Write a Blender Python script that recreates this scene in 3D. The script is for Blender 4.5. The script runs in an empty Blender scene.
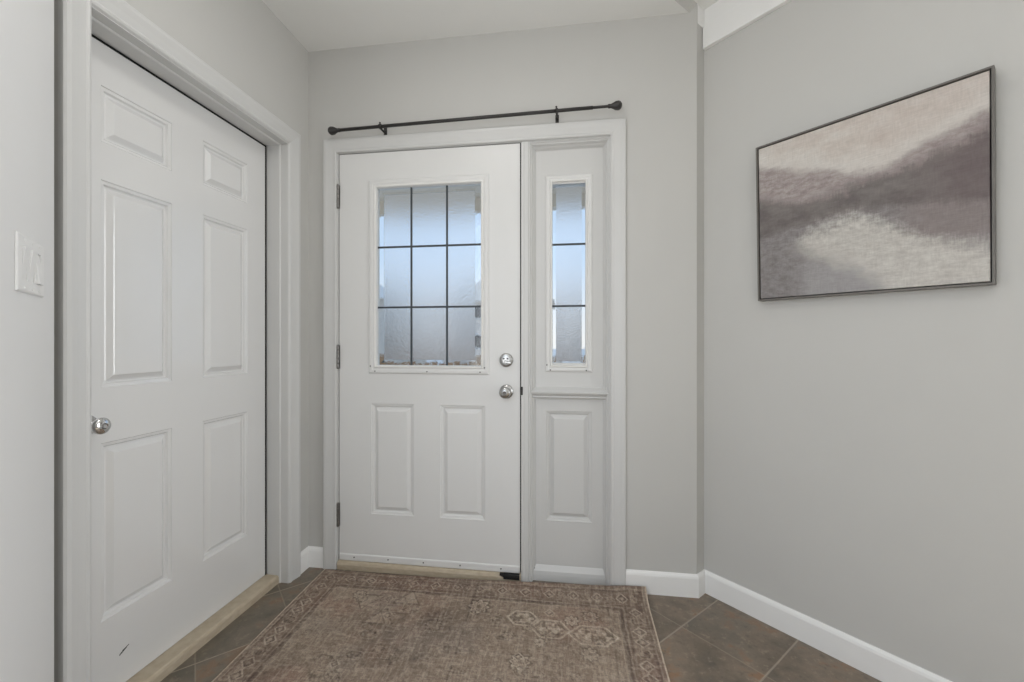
import bpy, bmesh, math, random
import numpy as np
from mathutils import Vector

random.seed(7)
S = bpy.context.scene
COL = S.collection

# ------------------------------------------------------------------ camera, world, lights, exposure
YAW = math.radians(7.9)
CAM = Vector((0.0, -1.969, 1.14))
cd = bpy.data.cameras.new('camera')
cd.sensor_width = 36.0
cd.lens = 36.0 * 420.0 / 1024.0
cd.clip_start = 0.02
cam = bpy.data.objects.new('camera', cd)
cam.location = CAM
cam.rotation_euler = (math.radians(90), 0, YAW)
COL.objects.link(cam)
S.camera = cam

S.view_settings.view_transform = 'Standard'
S.view_settings.look = 'None'
S.view_settings.gamma = 1.0
S.view_settings.use_curve_mapping = False
S.view_settings.exposure = -0.03
S.cycles.use_denoising = True
S.cycles.max_bounces = 14
S.cycles.diffuse_bounces = 8
S.cycles.transmission_bounces = 12
S.cycles.caustics_refractive = True
S.cycles.sample_clamp_indirect = 4.0

RA = math.radians(44.4)                      # the hall runs diagonally to the front wall
T_ = Vector((math.sin(RA), -math.cos(RA), 0))    # along the diagonal walls, away from the entry
N_ = Vector((math.cos(RA), math.sin(RA), 0))     # across the hall, from the near wall to the picture wall
FILL_GLOW = 9.0            # fill lamp added on the entry ceiling, out of view
FILL_RIGHT = 52.0           # fill light from added, unseen windows in the hall walls
FILL_LEFT = 9.5
WORLD_POWER = 1.12

w = bpy.data.worlds.new('sky')
S.world = w
w.use_nodes = True
nt = w.node_tree
nt.nodes.clear()
wo = nt.nodes.new('ShaderNodeOutputWorld')
bg = nt.nodes.new('ShaderNodeBackground')
bg.inputs[1].default_value = WORLD_POWER
tc = nt.nodes.new('ShaderNodeTexCoord')
sx = nt.nodes.new('ShaderNodeSeparateXYZ')
cr = nt.nodes.new('ShaderNodeValToRGB')
cr.color_ramp.elements[0].position = 0.0
cr.color_ramp.elements[0].color = (0.87, 0.87, 0.87, 1)
cr.color_ramp.elements[1].position = 0.6
cr.color_ramp.elements[1].color = (0.40, 0.55, 0.80, 1)
e = cr.color_ramp.elements.new(0.18)
e.color = (0.56, 0.72, 0.93, 1)
nt.links.new(tc.outputs['Generated'], sx.inputs[0])
nt.links.new(sx.outputs['Z'], cr.inputs[0])
nt.links.new(cr.outputs[0], bg.inputs[0])
nt.links.new(bg.outputs[0], wo.inputs[0])

def area(name, loc, direction, sx_, sy_, power, color):
    d = bpy.data.lights.new(name, 'AREA')
    d.shape = 'RECTANGLE'; d.size = sx_; d.size_y = sy_
    d.energy = power; d.color = color
    o = bpy.data.objects.new(name, d)
    o.location = loc
    o.rotation_euler = Vector(direction).to_track_quat('-Z', 'Y').to_euler()
    COL.objects.link(o)
    return o

# ------------------------------------------------------------------ materials
MATS = {}
def mat(name, col, rough=0.5, spec=0.5, metal=0.0, var=0.0, vscale=6.0, bump=0.0, bscale=200.0):
    m = bpy.data.materials.new(name)
    m.use_nodes = True
    n = m.node_tree.nodes; l = m.node_tree.links
    p = n['Principled BSDF']
    p.inputs['Base Color'].default_value = (*col, 1)
    p.inputs['Roughness'].default_value = rough
    p.inputs['Specular IOR Level'].default_value = spec
    p.inputs['Metallic'].default_value = metal
    t = n.new('ShaderNodeTexCoord')
    if var > 0:
        no = n.new('ShaderNodeTexNoise'); no.inputs['Scale'].default_value = vscale; no.inputs['Detail'].default_value = 5
        r = n.new('ShaderNodeValToRGB')
        r.color_ramp.elements[0].position = 0.3; r.color_ramp.elements[1].position = 0.7
        r.color_ramp.elements[0].color = (*[c * (1 - var) for c in col], 1)
        r.color_ramp.elements[1].color = (*[min(1, c * (1 + var)) for c in col], 1)
        l.new(t.outputs['Object'], no.inputs['Vector']); l.new(no.outputs['Fac'], r.inputs[0]); l.new(r.outputs[0], p.inputs['Base Color'])
    if bump > 0:
        nb = n.new('ShaderNodeTexNoise'); nb.inputs['Scale'].default_value = bscale; nb.inputs['Detail'].default_value = 3
        b = n.new('ShaderNodeBump'); b.inputs['Strength'].default_value = bump; b.inputs['Distance'].default_value = 0.002
        l.new(t.outputs['Object'], nb.inputs['Vector']); l.new(nb.outputs['Fac'], b.inputs['Height']); l.new(b.outputs[0], p.inputs['Normal'])
    MATS[name] = m
    return m

M_WALL = mat('grey_wall_paint', (0.565, 0.56, 0.54), 0.62, 0.35, var=0.012, vscale=2.5, bump=0.05, bscale=260)
M_NEAR = mat('pale_wall_paint', (0.76, 0.76, 0.755), 0.62, 0.35, var=0.012, vscale=2.5, bump=0.05, bscale=260)
M_CEIL = mat('ceiling_paint', (0.82, 0.82, 0.80), 0.8, 0.2, var=0.01, vscale=3, bump=0.06, bscale=180)
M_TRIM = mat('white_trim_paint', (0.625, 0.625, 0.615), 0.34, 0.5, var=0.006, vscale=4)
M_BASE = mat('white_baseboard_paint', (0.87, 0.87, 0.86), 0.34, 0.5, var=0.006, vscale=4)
M_DOOR = mat('white_door_enamel', (0.745, 0.745, 0.74), 0.22, 1.0, var=0.006, vscale=3)
M_DOOR.node_tree.nodes['Principled BSDF'].inputs['Coat Weight'].default_value = 0.6
M_DOOR.node_tree.nodes['Principled BSDF'].inputs['Coat Roughness'].default_value = 0.14
M_STEEL = mat('white_steel_door_paint', (0.73, 0.73, 0.72), 0.34, 0.5, var=0.006, vscale=3)
M_LITE = mat('white_lite_frame_plastic', (0.82, 0.815, 0.79), 0.3, 0.5, var=0.005)
M_BLACK = mat('black_rubber', (0.012, 0.012, 0.012), 0.7, 0.3, var=0.05)
M_ROD = mat('oil_rubbed_bronze', (0.028, 0.026, 0.024), 0.45, 0.5, var=0.15, vscale=40)
M_NICKEL = mat('satin_nickel', (0.48, 0.48, 0.475), 0.27, 0.5, metal=1.0, var=0.03, vscale=30)
M_CHROME = mat('polished_chrome', (0.72, 0.72, 0.72), 0.07, 0.5, metal=1.0, var=0.02, vscale=30)
M_HINGE = mat('hinge_steel', (0.26, 0.25, 0.24), 0.35, 0.5, metal=1.0, var=0.05, vscale=50)
M_DARKMETAL = mat('dark_recess', (0.035, 0.034, 0.033), 0.5, 0.4, var=0.05)
M_SCREW = mat('screw_steel', (0.06, 0.055, 0.05), 0.5, 0.4, var=0.1)
M_PLASTIC = mat('white_switch_plastic', (0.78, 0.78, 0.77), 0.3, 0.5, var=0.004)
M_CAME = mat('dark_grille_bar', (0.055, 0.062, 0.068), 0.45, 0.4, var=0.05, vscale=30)
M_FRAME = mat('taupe_picture_frame', (0.15, 0.14, 0.128), 0.45, 0.4, var=0.06, vscale=20)
M_SNOW = mat('snow', (0.86, 0.82, 0.76), 0.9, 0.1, var=0.06, vscale=0.6)
M_ROADSNOW = mat('slushy_road', (0.55, 0.55, 0.56), 0.9, 0.1, var=0.2, vscale=0.8)
M_SOFFIT = mat('porch_soffit', (0.66, 0.62, 0.55), 0.7, 0.2, var=0.04, vscale=5)
M_BRICK = mat('house_brick', (0.66, 0.60, 0.54), 0.9, 0.2, var=0.25, vscale=3)
M_SIDING = mat('house_siding', (0.80, 0.75, 0.68), 0.8, 0.2, var=0.1, vscale=2)
M_ROOF = mat('house_roof', (0.16, 0.15, 0.15), 0.9, 0.2, var=0.2, vscale=4)
M_TEAL = mat('spruce_needles', (0.03, 0.07, 0.075), 0.9, 0.2, var=0.5, vscale=6)
M_BARK = mat('bark', (0.12, 0.09, 0.07), 0.9, 0.2, var=0.3, vscale=12)
M_FENCE = mat('cedar_fence', (0.36, 0.22, 0.12), 0.8, 0.2, var=0.3, vscale=5)
M_DARKGLASS = mat('dark_window_glass', (0.03, 0.04, 0.05), 0.1, 0.5, var=0.1)
M_SCUFF = mat('black_scuff', (0.05, 0.05, 0.05), 0.7, 0.2, var=0.2, vscale=60)
M_CHIP = mat('bare_wood_chip', (0.33, 0.19, 0.10), 0.8, 0.2, var=0.3, vscale=80)

def emis(name, col, strength):
    m = bpy.data.materials.new(name); m.use_nodes = True
    n = m.node_tree.nodes; p = n['Principled BSDF']
    p.inputs['Base Color'].default_value = (0.8, 0.8, 0.78, 1)
    p.inputs['Emission Color'].default_value = (*col, 1)
    p.inputs['Emission Strength'].default_value = strength
    return m
M_FILL_LAMP = emis('fill_lamp_glow', (1.0, 0.975, 0.94), FILL_GLOW)
M_BOUNCE_FLOOR = mat('pale_bounce_floor', (0.50, 0.42, 0.32), 0.45, 0.4, var=0.12, vscale=9)

def glass(name, rough, bump, bscale, tint, stretch=(1, 1, 1)):
    m = bpy.data.materials.new(name); m.use_nodes = True
    n = m.node_tree.nodes; l = m.node_tree.links
    n.remove(n['Principled BSDF'])
    out = n['Material Output']
    g = n.new('ShaderNodeBsdfGlass'); g.inputs['Color'].default_value = (*tint, 1)
    g.inputs['Roughness'].default_value = rough; g.inputs['IOR'].default_value = 1.45
    l.new(g.outputs[0], out.inputs[0])
    if bump > 0:
        t = n.new('ShaderNodeTexCoord'); mp = n.new('ShaderNodeMapping'); mp.inputs['Scale'].default_value = stretch
        no = n.new('ShaderNodeTexNoise'); no.inputs['Scale'].default_value = bscale; no.inputs['Detail'].default_value = 3
        b = n.new('ShaderNodeBump'); b.inputs['Strength'].default_value = bump; b.inputs['Distance'].default_value = 0.004
        l.new(t.outputs['Object'], mp.inputs['Vector']); l.new(mp.outputs[0], no.inputs['Vector'])
        l.new(no.outputs['Fac'], b.inputs['Height']); l.new(b.outputs[0], g.inputs['Normal'])
    return m
M_FROST = glass('textured_privacy_glass', 0.24, 0.35, 120, (0.985, 0.99, 0.99))
M_CLEAR = glass('clear_bevel_glass', 0.0, 0.12, 30, (0.97, 0.98, 0.98))

def wood_mat():
    m = mat('oak_threshold', (0.36, 0.29, 0.20), 0.5, 0.4)
    n = m.node_tree.nodes; l = m.node_tree.links; p = n['Principled BSDF']
    t = n.new('ShaderNodeTexCoord'); mp = n.new('ShaderNodeMapping'); mp.inputs['Scale'].default_value = (26, 26, 60)
    no = n.new('ShaderNodeTexNoise'); no.inputs['Scale'].default_value = 1.2; no.inputs['Detail'].default_value = 6
    r = n.new('ShaderNodeValToRGB')
    r.color_ramp.elements[0].position = 0.32; r.color_ramp.elements[0].color = (0.45, 0.375, 0.275, 1)
    r.color_ramp.elements[1].position = 0.68; r.color_ramp.elements[1].color = (0.53, 0.455, 0.345, 1)
    l.new(t.outputs['Object'], mp.inputs['Vector']); l.new(mp.outputs[0], no.inputs['Vector'])
    l.new(no.outputs['Fac'], r.inputs[0]); l.new(r.outputs[0], p.inputs['Base Color'])
    return m
M_WOOD = wood_mat()

def node_helpers(n, l):
    def mth(op, a, b=None, c=None):
        x = n.new('ShaderNodeMath'); x.operation = op
        for i, v in enumerate((a, b, c)):
            if v is None: continue
            if isinstance(v, (int, float)): x.inputs[i].default_value = v
            else: l.new(v, x.inputs[i])
        return x.outputs[0]
    def mix(f, a, b, blend='MIX'):
        x = n.new('ShaderNodeMix'); x.data_type = 'RGBA'; x.blend_type = blend
        for s, v in ((x.inputs[0], f), (x.inputs[6], a), (x.inputs[7], b)):
            if isinstance(v, (int, float)): s.default_value = v
            elif isinstance(v, tuple): s.default_value = (*v, 1)
            else: l.new(v, s)
        return x.outputs[2]
    def noise(vec, scale, detail=4, rough=0.5):
        x = n.new('ShaderNodeTexNoise'); x.inputs['Scale'].default_value = scale
        x.inputs['Detail'].default_value = detail; x.inputs['Roughness'].default_value = rough
        l.new(vec, x.inputs['Vector']); return x
    def ramp(f, stops):
        x = n.new('ShaderNodeValToRGB'); el = x.color_ramp.elements
        while len(el) < len(stops): el.new(0.5)
        for e_, (p_, c_) in zip(el, stops): e_.position = p_; e_.color = (*c_, 1)
        l.new(f, x.inputs[0]); return x.outputs[0]
    def smooth(x_, lo, hi):
        x = n.new('ShaderNodeMapRange'); x.interpolation_type = 'SMOOTHSTEP'
        x.inputs[1].default_value = lo; x.inputs[2].default_value = hi
        l.new(x_, x.inputs[0]); return x.outputs[0]
    return mth, mix, noise, ramp, smooth

def tile_mat():
    m = mat('slate_look_tile', (0.12, 0.1, 0.08), 0.42, 0.4)
    n = m.node_tree.nodes; l = m.node_tree.links; p = n['Principled BSDF']
    mth, mix, noise, ramp, smooth = node_helpers(n, l)
    t = n.new('ShaderNodeTexCoord'); o = t.outputs['Object']
    s = n.new('ShaderNodeSeparateXYZ'); l.new(o, s.inputs[0])
    P = 0.438
    a = mth('DIVIDE', mth('SUBTRACT', mth('ADD', s.outputs[0], s.outputs[1]), 0.225), P)
    b = mth('DIVIDE', mth('SUBTRACT', mth('SUBTRACT', s.outputs[0], s.outputs[1]), 0.655), P)
    def edge(v):
        f = mth('FRACT', v); return mth('MINIMUM', f, mth('SUBTRACT', 1.0, f))
    ga_ = mth('SUBTRACT', 1.0, smooth(edge(a), 0.005, 0.011)); gb_ = mth('SUBTRACT', 1.0, smooth(edge(b), 0.006, 0.013))
    grout = mth('MAXIMUM', mth('MULTIPLY', ga_, 0.5), gb_)
    cb = n.new('ShaderNodeCombineXYZ'); l.new(mth('FLOOR', a), cb.inputs[0]); l.new(mth('FLOOR', b), cb.inputs[1])
    wn = n.new('ShaderNodeTexWhiteNoise'); wn.noise_dimensions = '3D'; l.new(cb.outputs[0], wn.inputs[0])
    sh = n.new('ShaderNodeVectorMath'); sh.operation = 'MULTIPLY_ADD'; l.new(wn.outputs['Color'], sh.inputs[0]); sh.inputs[1].default_value = (9, 9, 9); l.new(o, sh.inputs[2])
    n1 = noise(sh.outputs[0], 5.5, 9, 0.66); n2 = noise(sh.outputs[0], 34, 8, 0.72); n3 = noise(sh.outputs[0], 3.2, 4)
    c = ramp(n1.outputs['Fac'], [(0.26, (0.105, 0.093, 0.076)), (0.42, (0.165, 0.132, 0.10)), (0.55, (0.225, 0.178, 0.135)), (0.62, (0.26, 0.155, 0.092)), (0.78, (0.26, 0.225, 0.18))])
    c = mix(mth('MULTIPLY', smooth(n3.outputs['Fac'], 0.50, 0.68), 0.30), c, (0.155, 0.15, 0.128))
    c = mix(mth('MULTIPLY', smooth(n2.outputs['Fac'], 0.54, 0.68), 0.6), c, (0.34, 0.28, 0.215))
    c = mix(mth('MULTIPLY', smooth(n2.outputs['Fac'], 0.46, 0.32), 0.45), c, (0.07, 0.06, 0.05))
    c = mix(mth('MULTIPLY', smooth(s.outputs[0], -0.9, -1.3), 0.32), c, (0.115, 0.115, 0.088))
    c = mix(mth('MULTIPLY', grout, 0.85), c, (0.34, 0.29, 0.23))
    l.new(c, p.inputs['Base Color'])
    h = mth('ADD', mth('MULTIPLY', mth('SUBTRACT', 1.0, grout), 1.0), mth('MULTIPLY', n2.outputs['Fac'], 0.5))
    bp = n.new('ShaderNodeBump'); bp.inputs['Strength'].default_value = 0.35; bp.inputs['Distance'].default_value = 0.003
    l.new(h, bp.inputs['Height']); l.new(bp.outputs[0], p.inputs['Normal'])
    return m
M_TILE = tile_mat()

def painting_mat():
    m = mat('abstract_lake_painting', (0.4, 0.4, 0.4), 0.7, 0.25)
    n = m.node_tree.nodes; l = m.node_tree.links; p = n['Principled BSDF']
    mth, mix, noise, ramp, smooth = node_helpers(n, l)
    t = n.new('ShaderNodeTexCoord'); s = n.new('ShaderNodeSeparateXYZ'); l.new(t.outputs['UV'], s.inputs[0])
    u = s.outputs[0]; v = mth('SUBTRACT', 1.0, s.outputs[1])
    def sc(x, y):
        k = n.new('ShaderNodeMapping'); k.inputs['Scale'].default_value = (x, y, 1); l.new(t.outputs['UV'], k.inputs['Vector']); return k.outputs[0]
    def curve(pts):
        k = n.new('ShaderNodeFloatCurve'); c = k.mapping.curves[0]
        c.points[0].location = pts[0]; c.points[1].location = pts[-1]
        for q in pts[1:-1]: c.points.new(*q)
        k.mapping.update(); l.new(u, k.inputs['Value']); return k.outputs[0]
    nA = noise(sc(3.4, 5), 2.0, 9, 0.66).outputs['Fac']
    nB = noise(sc(9, 15), 2.0, 9, 0.74).outputs['Fac']
    nV = noise(sc(70, 9), 2.0, 5, 0.6).outputs['Fac']
    nH = noise(sc(9, 70), 2.0, 5, 0.6).outputs['Fac']
    def edge(pts, wdt, amp):
        d = mth('SUBTRACT', mth('ADD', v, mth('MULTIPLY', mth('SUBTRACT', nA, 0.5), amp)), curve(pts))
        d = mth('ADD', d, mth('MULTIPLY', mth('SUBTRACT', nB, 0.5), amp * 0.8))
        d = mth('ADD', d, mth('MULTIPLY', mth('SUBTRACT', nV, 0.5), amp * 0.5))
        return smooth(d, -wdt, wdt)
    sky = ramp(nA, [(0.3, (0.52, 0.455, 0.41)), (0.5, (0.60, 0.55, 0.505)), (0.7, (0.68, 0.655, 0.615))])
    sky = mix(mth('MULTIPLY', smooth(u, 0.25, 0.9), 0.45), sky, (0.53, 0.46, 0.425))
    sky = mix(mth('MULTIPLY', smooth(mth('SUBTRACT', v, curve([(0, .0), (.3, .12), (.57, .22), (.8, .15), (1, .06)])), -0.03, 0.1), 0.6), sky, (0.66, 0.64, 0.605))
    mauve = mix(smooth(nB, 0.35, 0.65), (0.295, 0.245, 0.24), (0.44, 0.395, 0.38))
    dark = mix(smooth(nA, 0.35, 0.68), (0.155, 0.135, 0.133), (0.225, 0.205, 0.195))
    dark = mix(mth('MULTIPLY', smooth(u, 0.62, 0.95), 0.6), dark, (0.175, 0.138, 0.14))
    low = mix(smooth(nB, 0.3, 0.7), (0.205, 0.185, 0.183), (0.31, 0.295, 0.293))
    low = mix(mth('MULTIPLY', smooth(u, 0.6, 0.8), 0.7), low, (0.265, 0.225, 0.218))
    low = mix(mth('MULTIPLY', mth('MULTIPLY', smooth(v, 0.72, 0.88), smooth(u, 0.18, 0.3)), 0.55), low, (0.43, 0.42, 0.425))
    light = mix(smooth(nB, 0.3, 0.7), (0.52, 0.49, 0.455), (0.70, 0.68, 0.63))
    m1 = edge([(0, .125), (.3, .235), (.57, .325), (.79, .25), (1, .175)], 0.03, 0.12)
    m2 = edge([(0, .34), (.3, .42), (.57, .37), (.79, .345), (1, .25)], 0.045, 0.20)
    m3 = edge([(0, .60), (.3, .56), (.57, .545), (.79, .57), (1, .61)], 0.03, 0.06)
    l1 = edge([(0, .74), (.17, .70), (.3, .605), (.57, .595), (.68, .68), (.8, .755), (1, .83)], 0.06, 0.14)
    l2 = edge([(0, .60), (.15, .66), (.3, .76), (.45, .84), (.57, .93), (.66, 1.0), (1, 1.0)], 0.08, 0.22)
    l2 = mth('MULTIPLY', l2, mth('SUBTRACT', 1.0, smooth(u, 0.58, 0.68)))
    c = mix(m1, sky, mauve); c = mix(m2, c, dark); c = mix(m3, c, low)
    c = mix(mth('MULTIPLY', mth('MULTIPLY', l1, mth('SUBTRACT', 1.0, l2)), 0.80), c, light)
    wv = mth('ADD', mth('MULTIPLY', mth('SUBTRACT', nV, 0.5), 0.34), mth('MULTIPLY', mth('SUBTRACT', nH, 0.5), 0.34))
    hs = n.new('ShaderNodeHueSaturation'); l.new(c, hs.inputs['Color']); l.new(mth('ADD', 0.95, wv), hs.inputs['Value'])
    l.new(hs.outputs[0], p.inputs['Base Color'])
    bp = n.new('ShaderNodeBump'); bp.inputs['Strength'].default_value = 0.15; bp.inputs['Distance'].default_value = 0.001
    l.new(mth('ADD', nV, nH), bp.inputs['Height']); l.new(bp.outputs[0], p.inputs['Normal'])
    return m
M_PAINTING = painting_mat()

def rug_mat():
    m = mat('distressed_rug_pile', (0.2, 0.16, 0.14), 0.95, 0.1)
    n = m.node_tree.nodes; l = m.node_tree.links; p = n['Principled BSDF']
    mth, mix, noise, ramp, smooth = node_helpers(n, l)
    at = n.new('ShaderNodeAttribute'); at.attribute_name = 'rug_pattern'
    t = n.new('ShaderNodeTexCoord')
    def sc(x, y):
        k = n.new('ShaderNodeMapping'); k.inputs['Scale'].default_value = (x, y, 1); l.new(t.outputs['Object'], k.inputs['Vector']); return k.outputs[0]
    a = noise(sc(260, 40), 1.0, 3).outputs['Fac']; b = noise(sc(30, 300), 1.0, 3).outputs['Fac']; c = noise(sc(200, 200), 1.0, 2).outputs['Fac']
    f = mth('ADD', mth('ADD', mth('MULTIPLY', mth('SUBTRACT', a, 0.5), 0.6), mth('MULTIPLY', mth('SUBTRACT', b, 0.5), 0.5)), mth('MULTIPLY', mth('SUBTRACT', c, 0.5), 0.8))
    hs = n.new('ShaderNodeHueSaturation'); l.new(at.outputs['Color'], hs.inputs['Color']); l.new(mth('ADD', 1.0, f), hs.inputs['Value'])
    l.new(hs.outputs[0], p.inputs['Base Color'])
    bp = n.new('ShaderNodeBump'); bp.inputs['Strength'].default_value = 0.5; bp.inputs['Distance'].default_value = 0.003
    l.new(mth('ADD', a, b), bp.inputs['Height']); l.new(bp.outputs[0], p.inputs['Normal'])
    return m
M_RUG = rug_mat()

# ------------------------------------------------------------------ mesh helpers
def V(*a): return Vector(a)
class MB:
    def __init__(s):
        s.bm = bmesh.new()
    def face(s, pts, mi=0, smooth=False):
        vs = [s.bm.verts.new(p) for p in pts]
        f = s.bm.faces.new(vs); f.material_index = mi; f.smooth = smooth; return f
    def hexa(s, p, mi=0):          # 8 points: bottom loop 0-3, top loop 4-7
        vs = [s.bm.verts.new(q) for q in p]
        for ids in ((3, 2, 1, 0), (4, 5, 6, 7), (0, 1, 5, 4), (1, 2, 6, 5), (2, 3, 7, 6), (3, 0, 4, 7)):
            s.bm.faces.new([vs[i] for i in ids]).material_index = mi
    def box(s, x0, x1, y0, y1, z0, z1, mp=None, mi=0):
        mp = mp or (lambda a, b, c: V(a, b, c))
        s.hexa([mp(x0, y0, z0), mp(x1, y0, z0), mp(x1, y1, z0), mp(x0, y1, z0), mp(x0, y0, z1), mp(x1, y0, z1), mp(x1, y1, z1), mp(x0, y1, z1)], mi)
    def rbox(s, x0, x1, y0, y1, z0, z1, r, mp=None):      # box whose +z face is chamfered twice all round
        mp = mp or (lambda a, b, c: V(a, b, c))
        s.stack([(x0, x1, y0, y1)] , [(0, z0), (0, z1 - r), (r * .3, z1 - r * .3), (r, z1)], mp, cap0=True)
    def stack(s, rect, prof, mp, cap0=False, cap1=True, mi=0):   # inset rectangles: prof = [(inset, h)...]
        x0, x1, y0, y1 = rect[0]
        loops = []
        for i, h in prof:
            loops.append([s.bm.verts.new(mp(*q, h)) for q in ((x0 + i, y0 + i), (x1 - i, y0 + i), (x1 - i, y1 - i), (x0 + i, y1 - i))])
        for A, B in zip(loops, loops[1:]):
            for k in range(4):
                s.bm.faces.new((A[k], A[(k + 1) % 4], B[(k + 1) % 4], B[k])).material_index = mi
        if cap0: s.bm.faces.new(loops[0][::-1]).material_index = mi
        if cap1: s.bm.faces.new(loops[-1]).material_index = mi
    def sweep(s, pts, prof, mp, closed=False, caps=True):
        """pts: 2-D inner polyline; profile (o, h): o is the offset to the RIGHT of travel, h the height; mitred corners."""
        n = len(pts); P = [np.array(p, float) for p in pts]
        offs = []
        for i in range(n):
            ds = []
            if closed or i > 0: ds.append(P[i] - P[i - 1])
            if closed or i < n - 1: ds.append(P[(i + 1) % n] - P[i])
            ns = [np.array((d[1], -d[0])) / np.linalg.norm(d) for d in ds]
            if len(ns) == 1: offs.append(ns[0])
            else:
                b = ns[0] + ns[1]; offs.append(b / (1 + ns[0] @ ns[1]))
        rings = [[s.bm.verts.new(mp(*(P[i] + offs[i] * o), h)) for o, h in prof] for i in range(n)]
        m = len(prof)
        for i in range(n if closed else n - 1):
            A, B = rings[i], rings[(i + 1) % n]
            for k in range(m):
                s.bm.faces.new((A[k], A[(k + 1) % m], B[(k + 1) % m], B[k]))
        if caps and not closed:
            s.bm.faces.new(rings[0][::-1]); s.bm.faces.new(rings[-1])
    def lathe(s, prof, origin, axis, seg=24, sy=1.0):
        ax = Vector(axis).normalized(); u = ax.orthogonal().normalized(); v = ax.cross(u)
        o = Vector(origin); rings = []
        for r, h in prof:
            if r < 1e-6: rings.append([s.bm.verts.new(o + ax * h)])
            else: rings.append([s.bm.verts.new(o + ax * h + (u * math.cos(2 * math.pi * k / seg) + v * math.sin(2 * math.pi * k / seg)) * r) for k in range(seg)])
        for A, B in zip(rings, rings[1:]):
            for k in range(seg):
                k2 = (k + 1) % seg
                q = [A[k] if len(A) > 1 else A[0], A[k2] if len(A) > 1 else None, B[k2] if len(B) > 1 else B[0], B[k] if len(B) > 1 else None]
                q = [x for x in q if x is not None]
                if len(q) > 2: s.bm.faces.new(q).smooth = True
    def cyl(s, a, b, r, seg=16):
        a = Vector(a); b = Vector(b)
        s.lathe([(0, 0), (r, 0), (r, (b - a).length), (0, (b - a).length)], a, b - a, seg)
    def slab(s, poly, z0, z1):
        lo = [s.bm.verts.new((x, y, z0)) for x, y in poly]; hi = [s.bm.verts.new((x, y, z1)) for x, y in poly]
        s.bm.faces.new(lo[::-1]); s.bm.faces.new(hi)
        for k in range(len(poly)):
            j = (k + 1) % len(poly); s.bm.faces.new((lo[k], lo[j], hi[j], hi[k]))
    def sheet(s, x0, x1, y0, y1, T, panels, holes, prof, mp):
        """a slab with raised panels and rectangular holes on its face (h = 0), back at h = -T"""
        xs = sorted({x0, x1, *[p[0] for p in panels + holes], *[p[1] for p in panels + holes]})
        ys = sorted({y0, y1, *[p[2] for p in panels + holes], *[p[3] for p in panels + holes]})
        def inside(c, rs): return any(r[0] - 1e-6 < c[0] < r[1] + 1e-6 and r[2] - 1e-6 < c[1] < r[3] + 1e-6 for r in rs)
        for a, b in zip(xs, xs[1:]):
            for c, d in zip(ys, ys[1:]):
                ce = ((a + b) / 2, (c + d) / 2)
                if not inside(ce, panels + holes):
                    s.face([mp(a, c, 0), mp(b, c, 0), mp(b, d, 0), mp(a, d, 0)])
                if not inside(ce, holes):
                    s.face([mp(a, d, -T), mp(b, d, -T), mp(b, c, -T), mp(a, c, -T)])
        for r in panels: s.stack([r], prof, mp)
        for r in holes: s.stack([r], [(0, 0), (0, -T)], mp, cap1=False)
        s.stack([(x0, x1, y0, y1)], [(0, 0), (0, -T)], mp, cap1=False)
    def build(s, name, m, parent=None, label=None, flat=True, weld=True):
        if weld: bmesh.ops.remove_doubles(s.bm, verts=s.bm.verts, dist=1e-5)
        bmesh.ops.recalc_face_normals(s.bm, faces=s.bm.faces)
        me = bpy.data.meshes.new(name); s.bm.to_mesh(me); s.bm.free()
        for x in (m if isinstance(m, (list, tuple)) else [m]): me.materials.append(x)
        o = bpy.data.objects.new(name, me); COL.objects.link(o)
        if parent is not None: o.parent = parent; o.matrix_parent_inverse = parent.matrix_basis.inverted()
        if label: o['label'] = label
        return o

def tag(o, label=None, cat=None, group=None, kind=None):
    if label: o['label'] = label
    if cat: o['category'] = cat
    if group: o['group'] = group
    if kind: o['kind'] = kind
    return o
def thing(name, loc, label=None, cat=None, group=None, kind=None):
    o = bpy.data.objects.new(name, None); o.empty_display_size = 0.05
    o.location = loc; COL.objects.link(o)
    return tag(o, label, cat, group, kind)
def bevel(o, wd, seg=2):
    b = o.modifiers.new('soft_edges', 'BEVEL'); b.width = wd; b.segments = seg; b.limit_method = 'ANGLE'; b.angle_limit = math.radians(40)

XW = -1.316                     # left wall face
XR = 0.559                      # end of the front wall
ZC = 2.607                      # entry ceiling
ZH = 2.645                      # hall ceiling
A = V(-1.273, -1.09, 0)         # end of the near wall
P0 = V(0.604 + 0.0125 * (N_.x - T_.x), 0.0316 + 0.0125 * (N_.y - T_.y), 0)   # inner corner of the picture wall
B0 = V(XR, 0, 0)
tA = A.dot(T_); tP = P0.dot(T_); tE = 4.4
def hall(t, n): return T_ * t + N_ * n
nA_ = A.dot(N_); nP = P0.dot(N_)
front = lambda a, b, h: V(a, -h, b)
left = lambda a, b, h: V(XW + h, a, b)
def diag(a, b, h): return P0 + T_ * a - N_ * h + V(0, 0, b)
def near(a, b, h): return A + T_ * a + N_ * h + V(0, 0, b)

# ------------------------------------------------------------------ setting: floor, walls, ceilings
mb = MB()
e0 = hall(tE + 0.2, nA_ - 0.3); e1 = hall(tE + 0.2, nP + 0.3)
f0 = hall(1.5, nA_ - 0.3); f1 = hall(1.5, nP + 0.3)
mb.slab([(-1.6, 0.12), (-1.6, -1.7), (f0.x, f0.y), (f1.x, f1.y), (1.1, 0.35), (0.7, 0.12)], -0.08, 0.0)
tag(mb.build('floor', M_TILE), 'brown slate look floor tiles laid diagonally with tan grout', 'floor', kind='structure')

mb = MB()
mb.slab([(f0.x, f0.y), (e0.x, e0.y), (e1.x, e1.y), (f1.x, f1.y)], -0.08, 0.0)  # out of view; pale colour chosen to bounce light upward
tag(mb.build('floor_hall', M_BOUNCE_FLOOR), 'unseen hall floor behind the viewer, made pale to bounce light', 'floor', kind='structure')

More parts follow.
